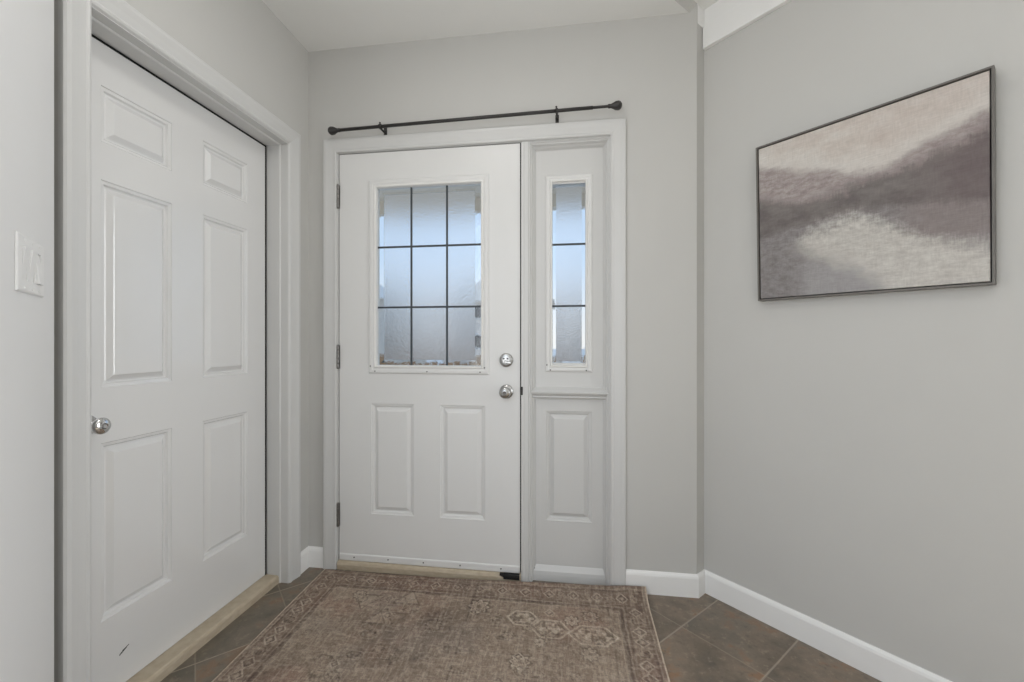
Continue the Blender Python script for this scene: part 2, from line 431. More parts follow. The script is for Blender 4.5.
mb = MB()                        # front wall, thickness to y = +0.15
for x0, x1, z0, z1 in ((-1.50, -1.175, 0, 2.7), (0.2, XR, 0, 2.7), (-1.175, 0.2, 2.10, 2.7)):
    mb.box(x0, x1, 0, 0.15, z0, z1)
tag(mb.build('wall_front', M_WALL), 'light grey painted wall around the front door', 'wall', kind='structure')
mb = MB()                        # the wall's end, square to the picture wall
pe = [B0, V(XR, 0.15, 0), P0 + N_ * 0.15, P0 ]
mb.slab([(p.x, p.y) for p in pe], 0, 2.7)
tag(mb.build('wall_return', M_WALL), 'narrow grey return between front wall and picture wall', 'wall', kind='structure')
mb = MB()
for y0, y1, z0, z1 in ((-0.145, 0.0, 0, 2.7), (-1.02, -0.145, 2.085, 2.7), (-1.047, -0.995, 0, 2.7)):
    mb.box(XW - 0.15, XW, y0, y1, z0, z1)
mb.box(XW - 0.15, XW - 0.045, -1.20, -1.047, 0, 2.7)  # wall sliver set back so the strip beside the casing goes darker
tag(mb.build('wall_left', M_WALL), 'grey painted wall above the six panel door', 'wall', kind='structure')
def fill_window_wall(name, m, label, mp, t1, w0, w1, wname, power):
    """a hall wall with an added, unseen window that carries an area lamp as fill"""
    z0, z1 = 0.5, 2.25
    mb = MB()
    for a0, a1, c0, c1 in ((0, w0, 0, 2.7), (w1, t1, 0, 2.7), (w0, w1, 0, z0), (w0, w1, z1, 2.7)):
        mb.box(a0, a1, c0, c1, 0, -0.14, mp)
    tag(mb.build(name, m), label, 'wall', kind='structure')
    mb = MB()
    mb.sweep([(w0 + .04, z0 + .04), (w0 + .04, z1 - .04), (w1 - .04, z1 - .04), (w1 - .04, z0 + .04)], [(0, -0.12), (0, 0.004), (-0.004, 0.012), (-0.100, 0.018), (-0.105, 0.0), (-0.040, 0.0), (-0.040, -0.12)], mp, closed=True)
    c = (w0 + w1) / 2
    mb.box(c - .025, c + .025, z0 + .04, z1 - .04, -0.075, -0.04, mp)
    tag(mb.build(wname, M_TRIM), 'white frame of an added fill light window in the ' + ('switch wall' if wname == 'fill_window_2' else 'painting wall') + ' beside the viewer', 'window', kind='structure')
    p = mp(c, (z0 + z1) / 2, -0.10); d = mp(c, 1, 1) - mp(c, 1, 0)
    area('fill_light', p, d, w1 - w0 - .09, z1 - z0 - .09, power, (0.97, 0.985, 1.0))
fill_window_wall('wall_near', M_NEAR, 'pale wall carrying the light switches', near, tE - tA, 0.56, 1.56, 'fill_window_2', FILL_LEFT)
fill_window_wall('wall_right', M_WALL, 'grey wall on which the painting hangs', diag, tE - tP, 1.25, 2.75, 'fill_window_3', FILL_RIGHT)
mb = MB()                        # far end of the hall behind the camera
wc = (nA_ + nP) / 2
mb.box(nA_ - .15, nP + .15, 0, 2.7, 0, 0.15, lambda n, z, h: hall(tE + h, n) + V(0, 0, z))
tag(mb.build('wall_back', M_WALL), 'grey wall at the far end of the hall behind the viewer', 'wall', kind='structure')

# entry ceiling, ending on a chamfered edge square to the hall; the higher hall ceiling above it
mb = MB()
L0 = V(0.527, 0, 0); L1 = L0 + V(-1, -1, 0) * 1.50
poly = [(-1.5, 0.1), (0.527 + 0.1, 0.1), (L0.x, L0.y), (L1.x, L1.y), (-1.5, -1.25)]
lo = [mb.bm.verts.new((x, y, ZC)) for x, y in poly]
k = 0.034
hi = [mb.bm.verts.new(p) for p in ((-1.5, 0.1, ZH), (0.627 + k, 0.1, ZH), (L0.x + k, L0.y, ZH), (L1.x + k, L1.y, ZH), (-1.5, -1.25 - k, ZH))]
mb.bm.faces.new(lo[::-1]); mb.bm.faces.new(hi)
for i in range(5): mb.bm.faces.new((lo[i], lo[(i + 1) % 5], hi[(i + 1) % 5], hi[i])).material_index = int(i == 2)
tag(mb.build('ceiling_entry', [M_CEIL, M_WALL]), 'lower pale ceiling over the entry', 'ceiling', kind='structure')
mb = MB()
mb.slab([(-1.6, 0.15), (-1.6, -1.7), (e0.x, e0.y), (e1.x, e1.y), (1.1, 0.35), (0.7, 0.15)], ZH, ZH + 0.06)
tag(mb.build('ceiling_hall', M_CEIL), 'white ceiling over the diagonal hall', 'ceiling', kind='structure')

# white band and upper strip on the picture wall
mb = MB()
mb.box(0.0005, 0.0035, 2.561, ZH, 0.0005, 0.060, diag)
mb.box(0.004, tE - tP, 2.461, 2.561, 0, 0.020, diag)
mb.box(0.004, tE - tP, 2.561, ZH, 0, 0.006, diag)
o = mb.build('trim_1', M_BASE); bevel(o, 0.002)
tag(o, 'white band of trim high along the picture wall', 'trim', kind='structure')

# baseboards
BASE = lambda z: [(0, 0), (0.0125, 0), (0.0125, 0.083), (0.010, 0.092), (0.004, 0.100), (0, 0.100)]
def baseboard(name, pts, label):
    mb = MB(); n = len(pts); prof = BASE(0)
    mb.sweep([(p.x, p.y) for p in pts], prof, lambda a, b, h: V(a, b, h))
    return tag(mb.build(name, M_BASE), label, 'baseboard', kind='structure')
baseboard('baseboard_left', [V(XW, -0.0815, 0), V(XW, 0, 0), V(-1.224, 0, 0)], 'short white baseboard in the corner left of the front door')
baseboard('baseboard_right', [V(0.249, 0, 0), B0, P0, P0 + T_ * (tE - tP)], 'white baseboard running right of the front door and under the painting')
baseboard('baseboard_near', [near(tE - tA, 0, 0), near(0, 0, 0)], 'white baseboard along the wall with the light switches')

# ------------------------------------------------------------------ front door frame
CAS = [(0, 0), (0, 0.011), (0.004, 0.014), (0.010, 0.014), (0.014, 0.0125), (0.040, 0.016), (0.052, 0.0185), (0.064, 0.0185), (0.068, 0.016), (0.068, 0)]
fr = thing('trim_2', (-0.5, 0, 0), 'white casing around the front door and sidelight', 'trim', kind='structure')
mb = MB()
mb.sweep([(-1.158, 0), (-1.158, 2.081), (0.181, 2.081), (0.181, 0)], [(-o_, h_) for o_, h_ in CAS], front)
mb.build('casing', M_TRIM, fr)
mb = MB()
mb.box(-1.176, -1.154, 0, 0.15, 0.0, 2.079, lambda a, y, z: V(a, y, z))
mb.box(-1.154, -1.140, 0.052, 0.15, 0.0, 2.079, lambda a, y, z: V(a, y, z))
mb.box(-1.176, 0.201, 0.0, 0.15, 2.079, 2.101, lambda a, y, z: V(a, y, z))
mb.box(-1.140, -0.23, 0.052, 0.15, 2.065, 2.079, lambda a, y, z: V(a, y, z))
mb.box(0.181, 0.201, 0.0, 0.15, 0.0, 2.079, lambda a, y, z: V(a, y, z))
mb.build('jamb', M_TRIM, fr)
mb = MB()                        # post between door and sidelight
mb.sweep([(-0.230, 0.002), (-0.230, 2.079)], [(0, -0.15), (0, 0.0), (0.002, 0.003), (0.012, 0.003), (0.016, 0.0), (0.034, 0.0), (0.038, -0.004), (0.038, -0.15)], front)
mb.build('mullion', M_TRIM, fr)
mb = MB()
mb.box(-0.2315, -0.221, 0.885, 0.925, -0.001, 0.0045, lambda a, z, h: V(a, -h, z))
o = mb.build('strike_plate', M_DARKMETAL, fr, 'dark metal strike plate'); bevel(o, 0.002)
mb = MB()
mb.box(-1.2265, -1.2245, 0.865, 0.925, 0.004, 0.0155, lambda a, z, h: V(a, -h, z))
o = mb.build('paint_chip', M_CHIP, fr, 'bare brown chip on the casing edge')

# ------------------------------------------------------------------ front door
DP = [(0, 0), (0.0020, -0.0032), (0.0110, -0.0052), (0.0145, -0.0115), (0.0180, -0.0125), (0.0225, -0.0110), (0.0365, -0.0008), (0.0385, 0.0)]
d1 = thing('door_1', (-0.692, 0.03, 0.043), 'white steel front door with a nine pane window', 'door', kind='structure')
fd = lambda a, b, h: V(a, 0.004 - h, b)
mb = MB()
mb.sheet(-1.150, -0.2355, 0.045, 2.0755, 0.045,
         [(-0.981, -0.759, 0.281, 0.829), (-0.627, -0.404, 0.281, 0.829)], [(-0.962, -0.414, 1.003, 1.912)], DP, fd)
mb.build('door_leaf', M_STEEL, d1)
def lite_frame(x0, x1, z0, z1, wd, mp, name, parent, back):
    """moulded plastic frame around a door window; outer rect, band width wd"""
    mb = MB(); lip = wd * 0.70
    mb.stack([(x0, x1, z0, z1)], [(0, -0.001), (0.002, 0.004), (0.006, 0.0075), (0.010, 0.0085), (lip - 0.010, 0.0085), (lip - 0.006, 0.0065), (lip, 0.0055), (lip, -0.006)], mp, cap1=False)
    f = mb.build(name, M_STEEL, parent)
    mb = MB(); r = wd - lip
    mb.stack([(x0 + lip, x1 - lip, z0 + lip, z1 - lip)], [(0, 0.004), (0.001, 0.0095), (r * .35, 0.0115), (r * .7, 0.0095), (r, -0.004), (r, -back)], mp, cap1=False)
    mb.build('inner_lip', M_LITE, f, 'brighter white inner lip')
    return f
lf = lite_frame(-0.993, -0.3825, 0.978, 1.940, 0.043, fd, 'window_frame', d1, 0.030)
def dots(pts, r, mp, parent, name='screw'):
    for a, b in pts:
        mb = MB(); c = mp(a, b, 0.0); ax = mp(a, b, 1.0) - c
        mb.lathe([(r, 0), (r, 0.0022), (r * .6, 0.003), (0, 0.003)], c, ax, 10)
        mb.build(name, M_SCREW, parent)
fl = lambda a, b, h: fd(a, b, h + 0.0072)
dots([(-0.981, 1.016), (-0.957, 0.991), (-0.690, 0.991), (-0.4265, 0.991), (-0.405, 1.012)], 0.0032, fl, lf)
def glazing(x0, x1, z0, z1, ins, xs, zs, y, parent, bar=0.0095):
    """clear bevelled rim around textured panes, dark came bars over the joints"""
    g = lambda a, b, h: V(a, y - h, b)
    mb = MB()
    mb.box(x0 + ins, x1 - ins, z0 + ins, z1 - ins, -0.002, 0.002, g)
    mb.build('textured_glass', M_FROST, parent, 'frosted textured centre glass')
    mb = MB()                    # wedge shaped clear rim
    mb.sweep([(x0 + ins, z0 + ins), (x1 - ins, z0 + ins), (x1 - ins, z1 - ins), (x0 + ins, z1 - ins)], [(0.0002, -0.0025), (0.0002, 0.0025), (ins + 0.003, 0.0012), (ins + 0.003, -0.0025)], g, closed=True)
    mb.build('bevelled_glass_rim', M_CLEAR, parent, 'clear bevelled glass edge')
    gr = MB()
    for x in xs: gr.box(x - bar / 2, x + bar / 2, z0 - 0.002, z1 + 0.002, 0.0026, 0.0062, g)
    for z in zs: gr.box(x0 - 0.002, x1 + 0.002, z - bar / 2, z + bar / 2, 0.0026, 0.0060, g)
    gr.build('grille', M_CAME, parent, 'thin dark grille bars')
glazing(-0.949, -0.4265, 1.017, 1.897, 0.030, (-0.7755, -0.5945), (1.3065, 1.6055), 0.018, d1)
mb = MB()                        # sweep along the bottom
mb.sweep([(-1.147, 0.043), (-0.238, 0.043)], [(0, 0), (0, 0.004), (-0.003, 0.0055), (-0.026, 0.0055), (-0.030, 0.0045), (-0.033, 0)], fd)
sw = mb.build('door_sweep', M_STEEL, d1)
dots([(-1.068, 0.061), (-0.890, 0.061), (-0.709, 0.060), (-0.525, 0.060), (-0.326, 0.059)], 0.0034, lambda a, b, h: fd(a, b, h + 0.005), sw)
mb = MB()                        # worn black corner pad hanging at the latch side
mb.stack([(-0.312, -0.236, 0.020, 0.043)], [(0, 0.006), (0, 0.022), (0.003, 0.024)], fd, cap0=True)
for i in range(7):
    x = -0.330 + i * 0.004
    mb.box(x, x + 0.0028, 0.034 - 0.0016 * i, 0.044, 0.009, 0.021, fd)
mb.build('corner_seal', M_BLACK, d1, 'torn black rubber corner seal')
mb = MB()
mb.box(-1.1536, -1.1496, 0.045, 2.078, -0.04, -0.004, fd); mb.box(-0.2360, -0.2296, 0.045, 2.078, -0.04, -0.004, fd); mb.box(-1.1536, -0.2296, 2.0750, 2.0785, -0.04, -0.004, fd)
mb.build('weatherstrip', M_BLACK, d1, 'thin black seal around the door edge')
def hinge(z0, z1):
    mb = MB()
    mb.box(-1.1625, -1.1545, z0, z1, -0.003, 0.0022, fd); mb.box(-1.1515, -1.1465, z0, z1, -0.003, 0.0012, fd)
    h = mb.build('hinge', M_HINGE, d1, 'steel butt hinge')
    mb = MB(); n = 5; L = (z1 - z0) / n
    for i in range(n):
        mb.lathe([(0, 0.0008), (0.0058, 0.0008), (0.0064, 0.003), (0.0064, L - 0.003), (0.0058, L - 0.0008), (0, L - 0.0008)], V(-1.1525, -0.006, z0 + i * L), (0, 0, 1), 14)
    mb.cyl((-1.1525, -0.006, z0 - 0.003), (-1.1525, -0.006, z1 + 0.003), 0.0036, 10)
    mb.build('hinge_pin', M_HINGE, h)
for z0, z1 in ((1.806, 1.922), (1.003, 1.119), (0.212, 0.328)): hinge(z0, z1)
# deadbolt
kx = -0.301
mb = MB()
mb.lathe([(0.0335, 0), (0.0335, 0.004), (0.031, 0.009), (0.027, 0.0115), (0.012, 0.0125), (0, 0.0125)], fd(kx, 1.049, 0), (0, -1, 0), 36)
db = mb.build('deadbolt', M_NICKEL, d1, 'satin nickel deadbolt rose')
mb = MB()
tp = lambda a, b, h: fd(kx + a * math.cos(-0.12) - b * math.sin(-0.12), 1.041 + a * math.sin(-0.12) + b * math.cos(-0.12), h)
mb.stack([(-0.006, 0.026, -0.0045, 0.0045)], [(0, 0.011), (0, 0.024), (0.0015, 0.027)], tp, cap0=True)
mb.stack([(-0.008, 0.008, -0.007, 0.007)], [(0, 0.011), (0, 0.018), (0.002, 0.020)], tp, cap0=True)
mb.build('thumb_turn', M_NICKEL, db)
for q in (-0.0105, 0.0075):
    mb = MB(); mb.lathe([(0.0042, 0), (0.0042, 0.002), (0.003, 0.0025), (0, 0.0015)], fd(kx + q, 1.0565, 0.0115), (0, -1, 0), 12)
    mb.build('screw', M_SCREW, db)
def knob_profile(r, L, rose):
    return ([(0, 0), (rose, 0), (rose, 0.003), (rose * .93, 0.007), (rose * .55, 0.010), (0.0115, 0.014), (0.0105, 0.024), (r * .62, 0.030), (r * .92, 0.038)]
            + [(r * math.cos(t), L - 0.014 + 0.014 * math.sin(t)) for t in np.linspace(0.0, 1.45, 8)] + [(0, L)])
mb = MB()
mb.lathe(knob_profile(0.0275, 0.064, 0.0335), fd(kx + 0.001, 0.9, 0), (0, -1, 0), 36)
k = mb.build('door_knob', M_NICKEL, d1, 'round satin nickel knob')
mb = MB()
mb.lathe([(0.0085, 0), (0.0085, 0.0015), (0.006, 0.002), (0.0055, 0.0005), (0, 0.0005)], fd(kx + 0.001, 0.9, 0.0635), (0, -1, 0), 20)
mb.build('lock_button', M_HINGE, k)
# wooden front sill
mb = MB()
mb.sweep([(-1.153, 0.0), (-0.2305, 0.0)], [(-0.0, 0.012), (-0.026, 0.014), (-0.037, 0.010), (-0.041, 0.0), (-0.041, -0.15), (0, -0.15)], front)
tag(mb.build('trim_3', M_WOOD), 'bare wooden sill under the front door', 'door sill', kind='structure')

# ------------------------------------------------------------------ sidelight
w1 = thing('window_1', (-0.0, 0.05, 0), 'narrow white sidelight right of the front door', 'window', kind='structure')
sl = lambda a, b, h: V(a, 0.045 - h, b)
mb = MB()
mb.sheet(-0.192, 0.181, 0.0, 2.079, 0.05, [(-0.114, 0.100, 0.283, 0.806)], [(-0.093, 0.079, 1.036, 1.888)], DP, sl)
mb.build('sidelight_panel', M_TRIM, w1)
mb = MB()                        # bead stop round the recess
mb.sweep([(-0.192, 0.0), (-0.192, 2.079), (0.181, 2.079), (0.181, 0.0)], [(0, 0), (0, 0.043), (0.004, 0.043), (0.008, 0.036), (0.012, 0.034), (0.016, 0.020), (0.022, 0.014), (0.026, 0.004), (0.030, 0.0)], sl)
mb.build('glazing_stop', M_TRIM, w1)
lf2 = lite_frame(-0.118, 0.104, 0.992, 1.929, 0.034, sl, 'window_frame', w1, 0.03)
dots([(-0.1105, 1.026), (-0.094, 1.002), (0.075, 1.001)], 0.0034, lambda a, b, h: sl(a, b, h + 0.0075), lf2)
glazing(-0.0845, 0.0705, 1.025, 1.896, 0.017, (), (1.3065, 1.600), 0.052, w1)
mb = MB()
mb.sweep([(-0.190, 0.868), (0.179, 0.868)], [(0, 0), (0, 0.016), (-0.006, 0.022), (-0.012, 0.020), (-0.016, 0.026), (-0.024, 0.036), (-0.030, 0.038), (-0.036, 0.030), (-0.040, 0.022), (-0.048, 0.012), (-0.052, 0)], sl)
mb.build('chair_rail', M_TRIM, w1)
mb = MB()
mb.sweep([(-0.176, 0.0), (0.165, 0.0)], [(0, 0), (0, 0.018), (-0.030, 0.017), (-0.046, 0.015), (-0.056, 0.009), (-0.066, 0.003), (-0.070, 0.0)], sl)
sk = mb.build('bottom_rail', M_TRIM, w1)
dots([(-0.172, 0.056)], 0.0042, lambda a, b, h: sl(a, b, h + 0.011), sk)

# ------------------------------------------------------------------ left door with its casing
CAS2 = [(0, -0.006), (0.001, 0.002), (0.005, 0.008), (0.011, 0.011), (0.015, 0.010), (0.018, 0.0085), (0.040, 0.013), (0.058, 0.018), (0.069, 0.018), (0.0745, 0.014), (0.0755, 0.008), (0.0755, 0)]
fr2 = thing('trim_4', (XW, -0.57, 0), 'white casing around the six panel door', 'trim', kind='structure')
mb = MB()
mb.sweep([(-0.976, 0), (-0.976, 2.069), (-0.157, 2.069), (-0.157, 0)], [(-o_, h_) for o_, h_ in CAS2], left)
mb.build('casing', M_TRIM, fr2)
mb = MB()
xs0, xs1 = -0.15, 0.001
lf_ = lambda y, z, h: V(XW + h, y, z)
mb.box(-0.156, -0.145, 0, 2.085, xs0, xs1, lf_); mb.box(-0.997, -0.986, 0, 2.085, xs0, xs1, lf_); mb.box(-0.997, -0.145, 2.067, 2.086, xs0, xs1, lf_)
mb.build('jamb', M_TRIM, fr2)
mb = MB()
mb.sweep([(-0.986, 0.0), (-0.986, 2.067), (-0.156, 2.067), (-0.156, 0.0)], [(0, -0.104), (0, -0.036), (0.003, -0.038), (0.0050, -0.041), (0.0055, -0.050), (0.0055, -0.104)], left)
mb.build('door_stop', M_TRIM, fr2)
XD = 0.1076                       # door face lies this deep behind the wall face
d2 = thing('door_2', (XW - XD, -0.5745, 0.038), 'white six panel interior door in the left wall', 'door', kind='structure')
ld = lambda a, b, h: V(XW - XD + h, a, b)
mb = MB()
pz = [(0.277, 0.826), (0.996, 1.6355), (1.752, 1.925)]
mb.sheet(-0.981, -0.1705, 0.039, 2.0545, 0.035, [(y0, y1, z0, z1) for y0, y1 in ((-0.868, -0.636), (-0.508, -0.279)) for z0, z1 in pz], [], DP, ld)
mb.build('door_leaf', M_DOOR, d2)
mb = MB()
mb.box(-0.1705, -0.1615, 0.036, 2.0625, -0.03, -0.0005, ld); mb.box(-0.986, -0.1615, 2.0545, 2.0625, -0.03, -0.0005, ld); mb.box(-0.986, -0.981, 0.036, 2.062, -0.03, -0.002, ld)
mb.box(-0.981, -0.1705, 0.0365, 0.0405, -0.03, -0.003, ld)
mb.build('weatherstrip', M_BLACK, d2, 'black rubber seal showing in the door gap')
mb = MB()
kp = [(0, 0), (0.031, 0), (0.031, 0.003), (0.028, 0.007), (0.014, 0.010), (0.0105, 0.014), (0.010, 0.030), (0.017, 0.036), (0.0235, 0.044)] + [(0.025 * math.cos(t), 0.054 + 0.012 * math.sin(t)) for t in np.linspace(0, 1.4, 7)] + [(0, 0.066)]
mb.lathe(kp, ld(-0.908, 0.889, 0), (1, 0, 0), 32)
k2 = mb.build('door_knob', M_CHROME, d2, 'polished chrome knob')
mb = MB()
mb.lathe([(0.009, 0), (0.009, 0.0015), (0.0065, 0.002), (0.006, 0.0002), (0, 0.0002)], ld(-0.908, 0.889, 0.0655), (1, 0, 0), 20)
mb.build('lock_button', M_HINGE, k2)
mb = MB()                        # scuff on the bottom rail
for a, b, a2, b2, t in ((-0.815, 0.138, -0.793, 0.150, 0.0022), (-0.806, 0.146, -0.786, 0.153, 0.0013)):
    mb.hexa([ld(a, b - t, 0), ld(a2, b2 - t, 0), ld(a2, b2 + t, 0), ld(a, b + t, 0), ld(a, b - t, .0006), ld(a2, b2 - t, .0006), ld(a2, b2 + t, .0006), ld(a, b + t, .0006)])
mb.build('scuff_mark', M_SCUFF, d2, 'small dark scuff')
mb = MB()
mb.sweep([(-0.984, 0.0), (-0.158, 0.0)], [(0, -0.043), (-0.026, -0.043), (-0.034, -0.046), (-0.037, -0.052), (-0.037, -0.12), (0, -0.12)], left)
tag(mb.build('trim_5', M_WOOD), 'bare wooden threshold under the six panel door', 'threshold', kind='structure')

# ------------------------------------------------------------------ light switches
sw3 = thing('light_switch', near(-0.0, 0, 0) + T_ * 0.189 + V(0, 0, 1.2995), 'white light switch plate with three rockers on the near grey wall', 'light switch')
sc_ = 0.182 / 2
cA = 0.1885
ns = lambda a, b, h: near(cA + a, 1.2985 + b, h)
mb = MB()
PW, PH = 0.0875, 0.0585
rk = [(-0.0485 + 0.046 * (i) + 0.0025 - 0.0175, -0.0485 + 0.046 * i + 0.0025 + 0.0175) for i in range(3)]
hol = [(a, b, -0.034, 0.034) for a, b in rk]
mb.sheet(-PW + 0.004, PW - 0.004, -PH + 0.004, PH - 0.004, 0.004, [], hol, DP, lambda a, b, h: ns(a, b, h + 0.0045))
mb.stack([(-PW, PW, -PH, PH)], [(0, 0.0003), (0, 0.0015), (0.002, 0.0038), (0.004, 0.0045)], ns, cap1=False)
mb.build('switch_plate', M_PLASTIC, sw3)
mb = MB(); mb.box(-0.070, 0.075, -0.0335, 0.0335, 0.0001, 0.0008, ns)  # grey sheet puts the shade of the rocker gaps into colour
mb.build('gap_shade', M_FRAME, sw3, 'dark sheet standing in for shade in the rocker gaps')
for (a, b), up in zip(rk, (-1, 1, 1)):
    mb = MB(); t0, t1 = (0.0018, 0.0095) if up > 0 else (0.0095, 0.0018)
    z = 0.0333; a += 0.0012; b -= 0.0012
    mb.hexa([ns(a, -z, 0.0009), ns(b, -z, 0.0009), ns(b, z, 0.0009), ns(a, z, 0.0009), ns(a, -z, t0), ns(b, -z, t0), ns(b, z, t1), ns(a, z, t1)])
    o = mb.build('rocker', M_PLASTIC, sw3); bevel(o, 0.001)
for i in range(3):
    for z in (-0.0485, 0.0485):
        mb = MB(); mb.lathe([(0.003, 0), (0.003, 0.0006), (0.002, 0.001), (0, 0.001)], ns((rk[i][0] + rk[i][1]) / 2, z, 0.0045), N_, 10)
        mb.build('screw', M_PLASTIC, sw3)

# ------------------------------------------------------------------ curtain rod
rd = thing('curtain_rod', (-0.47, -0.06, 2.175), 'dark bronze curtain rod with ball finials above the front door', 'curtain rod')
r0 = V(-1.157 + 0.0, -0.060, 2.1655); r1 = V(0.210, -0.060, 2.1845); rdv = (r1 - r0).normalized()
def on(x): return r0 + (r1 - r0) * ((x - r0.x) / (r1.x - r0.x))
mb = MB(); mb.cyl(on(-1.120), on(0.100), 0.0078, 20); mb.build('outer_tube', M_ROD, rd)
mb = MB(); mb.cyl(on(0.098), on(0.180), 0.0060, 20); mb.build('inner_tube', M_ROD, rd)
def finial(x, s):
    mb = MB(); pr = [(0, -0.004), (0.0085, -0.004), (0.0095, 0.004), (0.0085, 0.008), (0.0125, 0.018), (0.0185, 0.030)]
    pr += [(0.0195 * math.cos(t), 0.040 + 0.0175 * math.sin(t)) for t in np.linspace(-0.3, 1.5, 9)] + [(0, 0.0575)]
    mb.lathe(pr, on(x), rdv * s, 24); mb.build('finial', M_ROD, rd)
finial(-1.113, -1); finial(0.170, 1)
for x in (-0.903, -0.0605):
    p = on(x); mb = MB()
    mb.box(x - 0.008, x + 0.008, 2.150, 2.192, 0.0005, 0.004, front)
    mb.cyl((x, -0.002, p.z - 0.006), (x, p.y, p.z - 0.008), 0.0048, 12)
    mb.lathe([(0.0112, -0.006), (0.0112, 0.006), (0.0080, 0.006), (0.0080, -0.006), (0.0112, -0.006)], p, rdv, 20)
    b_ = mb.build('bracket', M_ROD, rd)
    mb = MB(); mb.lathe([(0.003, 0.008), (0.003, 0.017), (0.0045, 0.017), (0.0045, 0.020), (0, 0.020)], V(x - 0.002, p.y, p.z), (0, 0, 1), 12)
    mb.build('set_screw', M_ROD, b_)

# ------------------------------------------------------------------ painting
pa = thing('framed_painting', diag(0.553, 1.613, 0.0), 'framed abstract lake landscape in mauve grey and cream on the right wall', 'painting')
a0, a1, b0, b1 = 0.246, 0.877, 1.3015, 1.915
def lean(a, b, h): return diag(a, b, h + 0.020 * (b - 1.3015) / 0.6245)   # hangs leaning forward a little at the top
mb = MB()
mb.sweep([(a0, b0), (a0, b1), (a1, b1), (a1, b0)], [(0, 0.001), (0, 0.036), (0.0055, 0.036), (0.0062, 0.030), (0.0068, 0.012), (0.0068, 0.001)], lean, closed=True)
mb.build('picture_frame', M_FRAME, pa)
mb = MB()
c0, c1, e0_, e1_ = a0 + 0.009, a1 - 0.009, b0 + 0.009, b1 - 0.009
mb.stack([(c0, c1, e0_, e1_)], [(0, 0.004), (0, 0.0305), (0.0012, 0.032)], lean, cap0=True)
cv = mb.build('canvas', M_PAINTING, pa, 'painted canvas of misty hills and pale water')
uvl = cv.data.uv_layers.new(name='UVMap')
for lp in cv.data.loops:
    q = cv.data.vertices[lp.vertex_index].co - P0
    uvl.data[lp.index].uv = ((q.dot(T_) - c0) / (c1 - c0), (q.z - e0_) / (e1_ - e0_))
mb = MB()
mb.box(a0 + 0.006, a1 - 0.006, b0 + 0.006, b1 - 0.006, 0.001, 0.004, lean)
mb.build('backing_board', M_FRAME, pa)

# ------------------------------------------------------------------ rug
def vnoise(x, y, seed=0):
    def h(i, j):
        v = np.sin(i * 127.1 + j * 311.7 + seed * 74.7) * 43758.5453
        return v - np.floor(v)
    xi = np.floor(x); yi = np.floor(y); fx = x - xi; fy = y - yi
    fx = fx * fx * (3 - 2 * fx); fy = fy * fy * (3 - 2 * fy)
    return (h(xi, yi) * (1 - fx) + h(xi + 1, yi) * fx) * (1 - fy) + (h(xi, yi + 1) * (1 - fx) + h(xi + 1, yi + 1) * fx) * fy
def fbm(x, y, o=4, seed=0):
    s = 0; a = 0.5; t = 0
    for k_ in range(o):
        s = s + a * vnoise(x * 2 ** k_, y * 2 ** k_, seed + k_); t += a; a *= 0.5
    return s / t
RW, RL = 1.53, 1.10
nx, ny = 400, 270
ga = np.linspace(0, RW, nx); gb = np.linspace(0, RL, ny)
AA, BB = np.meshgrid(ga, gb)
base = np.array((0.228, 0.177, 0.137))
light_ = np.array((0.475, 0.40, 0.318)); dark_ = np.array((0.080, 0.060, 0.050)); rust = np.array((0.235, 0.145, 0.112)); blue = np.array((0.135, 0.142, 0.150)); tan_ = np.array((0.305, 0.245, 0.19))
colr = np.ones((ny, nx, 3)) * base
def blend(mask, c, k_=1.0):
    global colr
    m_ = np.clip(mask, 0, 1)[..., None] * k_
    colr = colr * (1 - m_) + c * m_
def sst(x, lo, hi):
    t = np.clip((x - lo) / (hi - lo), 0, 1); return t * t * (3 - 2 * t)
wx = AA + 0.006 * (fbm(AA * 22, BB * 22, 3, 5) - .5); wy = BB + 0.006 * (fbm(AA * 22, BB * 22, 3, 9) - .5)
blend(sst(fbm(AA * 3, BB * 3.2, 4, 1), .42, .68), tan_, .55)
blend(sst(fbm(AA * 4, BB * 4, 4, 21), .52, .7), rust, .40)
blend(sst(fbm(AA * 5, BB * 5, 4, 41), .56, .72), blue, .12)
blend(sst(fbm(AA * 6, BB * 6, 4, 61), .53, .70), dark_, .22)
edge_d = np.minimum(np.minimum(wx, RW - wx), wy)
wear = 0.68 + 0.32 * sst(fbm(AA * 7, BB * 7, 4, 77), .35, .62)
def line(d, wd): return 1 - sst(np.abs(d), wd * .5, wd * 1.15)
# border: dark ground with small motifs between guard stripes
inb = (edge_d < 0.125)
blend(inb * 1.0, np.array((0.13, 0.088, 0.072)), .45)
for dd_, wd, cc, kk in ((0.018, .003, light_, .25), (0.026, .004, dark_, .35), (0.103, .004, dark_, .35), (0.112, .003, light_, .25), (0.124, .010, dark_, .5), (0.137, .003, light_, .22)):
    blend(line(edge_d - dd_, wd) * wear, cc, kk)
def hexd(cx, cy, rx, ry):       # elongated hexagon: 1 on its outline
    x = np.abs(wx - cx) / rx; y = np.abs(wy - cy) / ry
    return np.maximum(x + 0.5 * y, y)
def motif_hex(cx, cy, rx, ry, cl=light_, k_=.75, fill=None):
    d = hexd(cx, cy, rx, ry); px = 1 / max(rx, ry)
    if fill is not None: blend((d < 1) * 1.0, fill, .35)
    blend(line(d - 1, .0042 * px * 1.2) * wear, cl, k_)
    blend(line(d - .82, .003 * px) * wear, dark_, .45)
    blend(line(d - .55, .0035 * px) * wear, cl, k_ * .6)
    f = fbm(AA * 85, BB * 85, 2, int(abs(cx * 99)))
    blend((d < .8) * sst(f, .55, .66), cl, k_ * .65); blend((d < .85) * sst(f, .42, .34), dark_, .5)
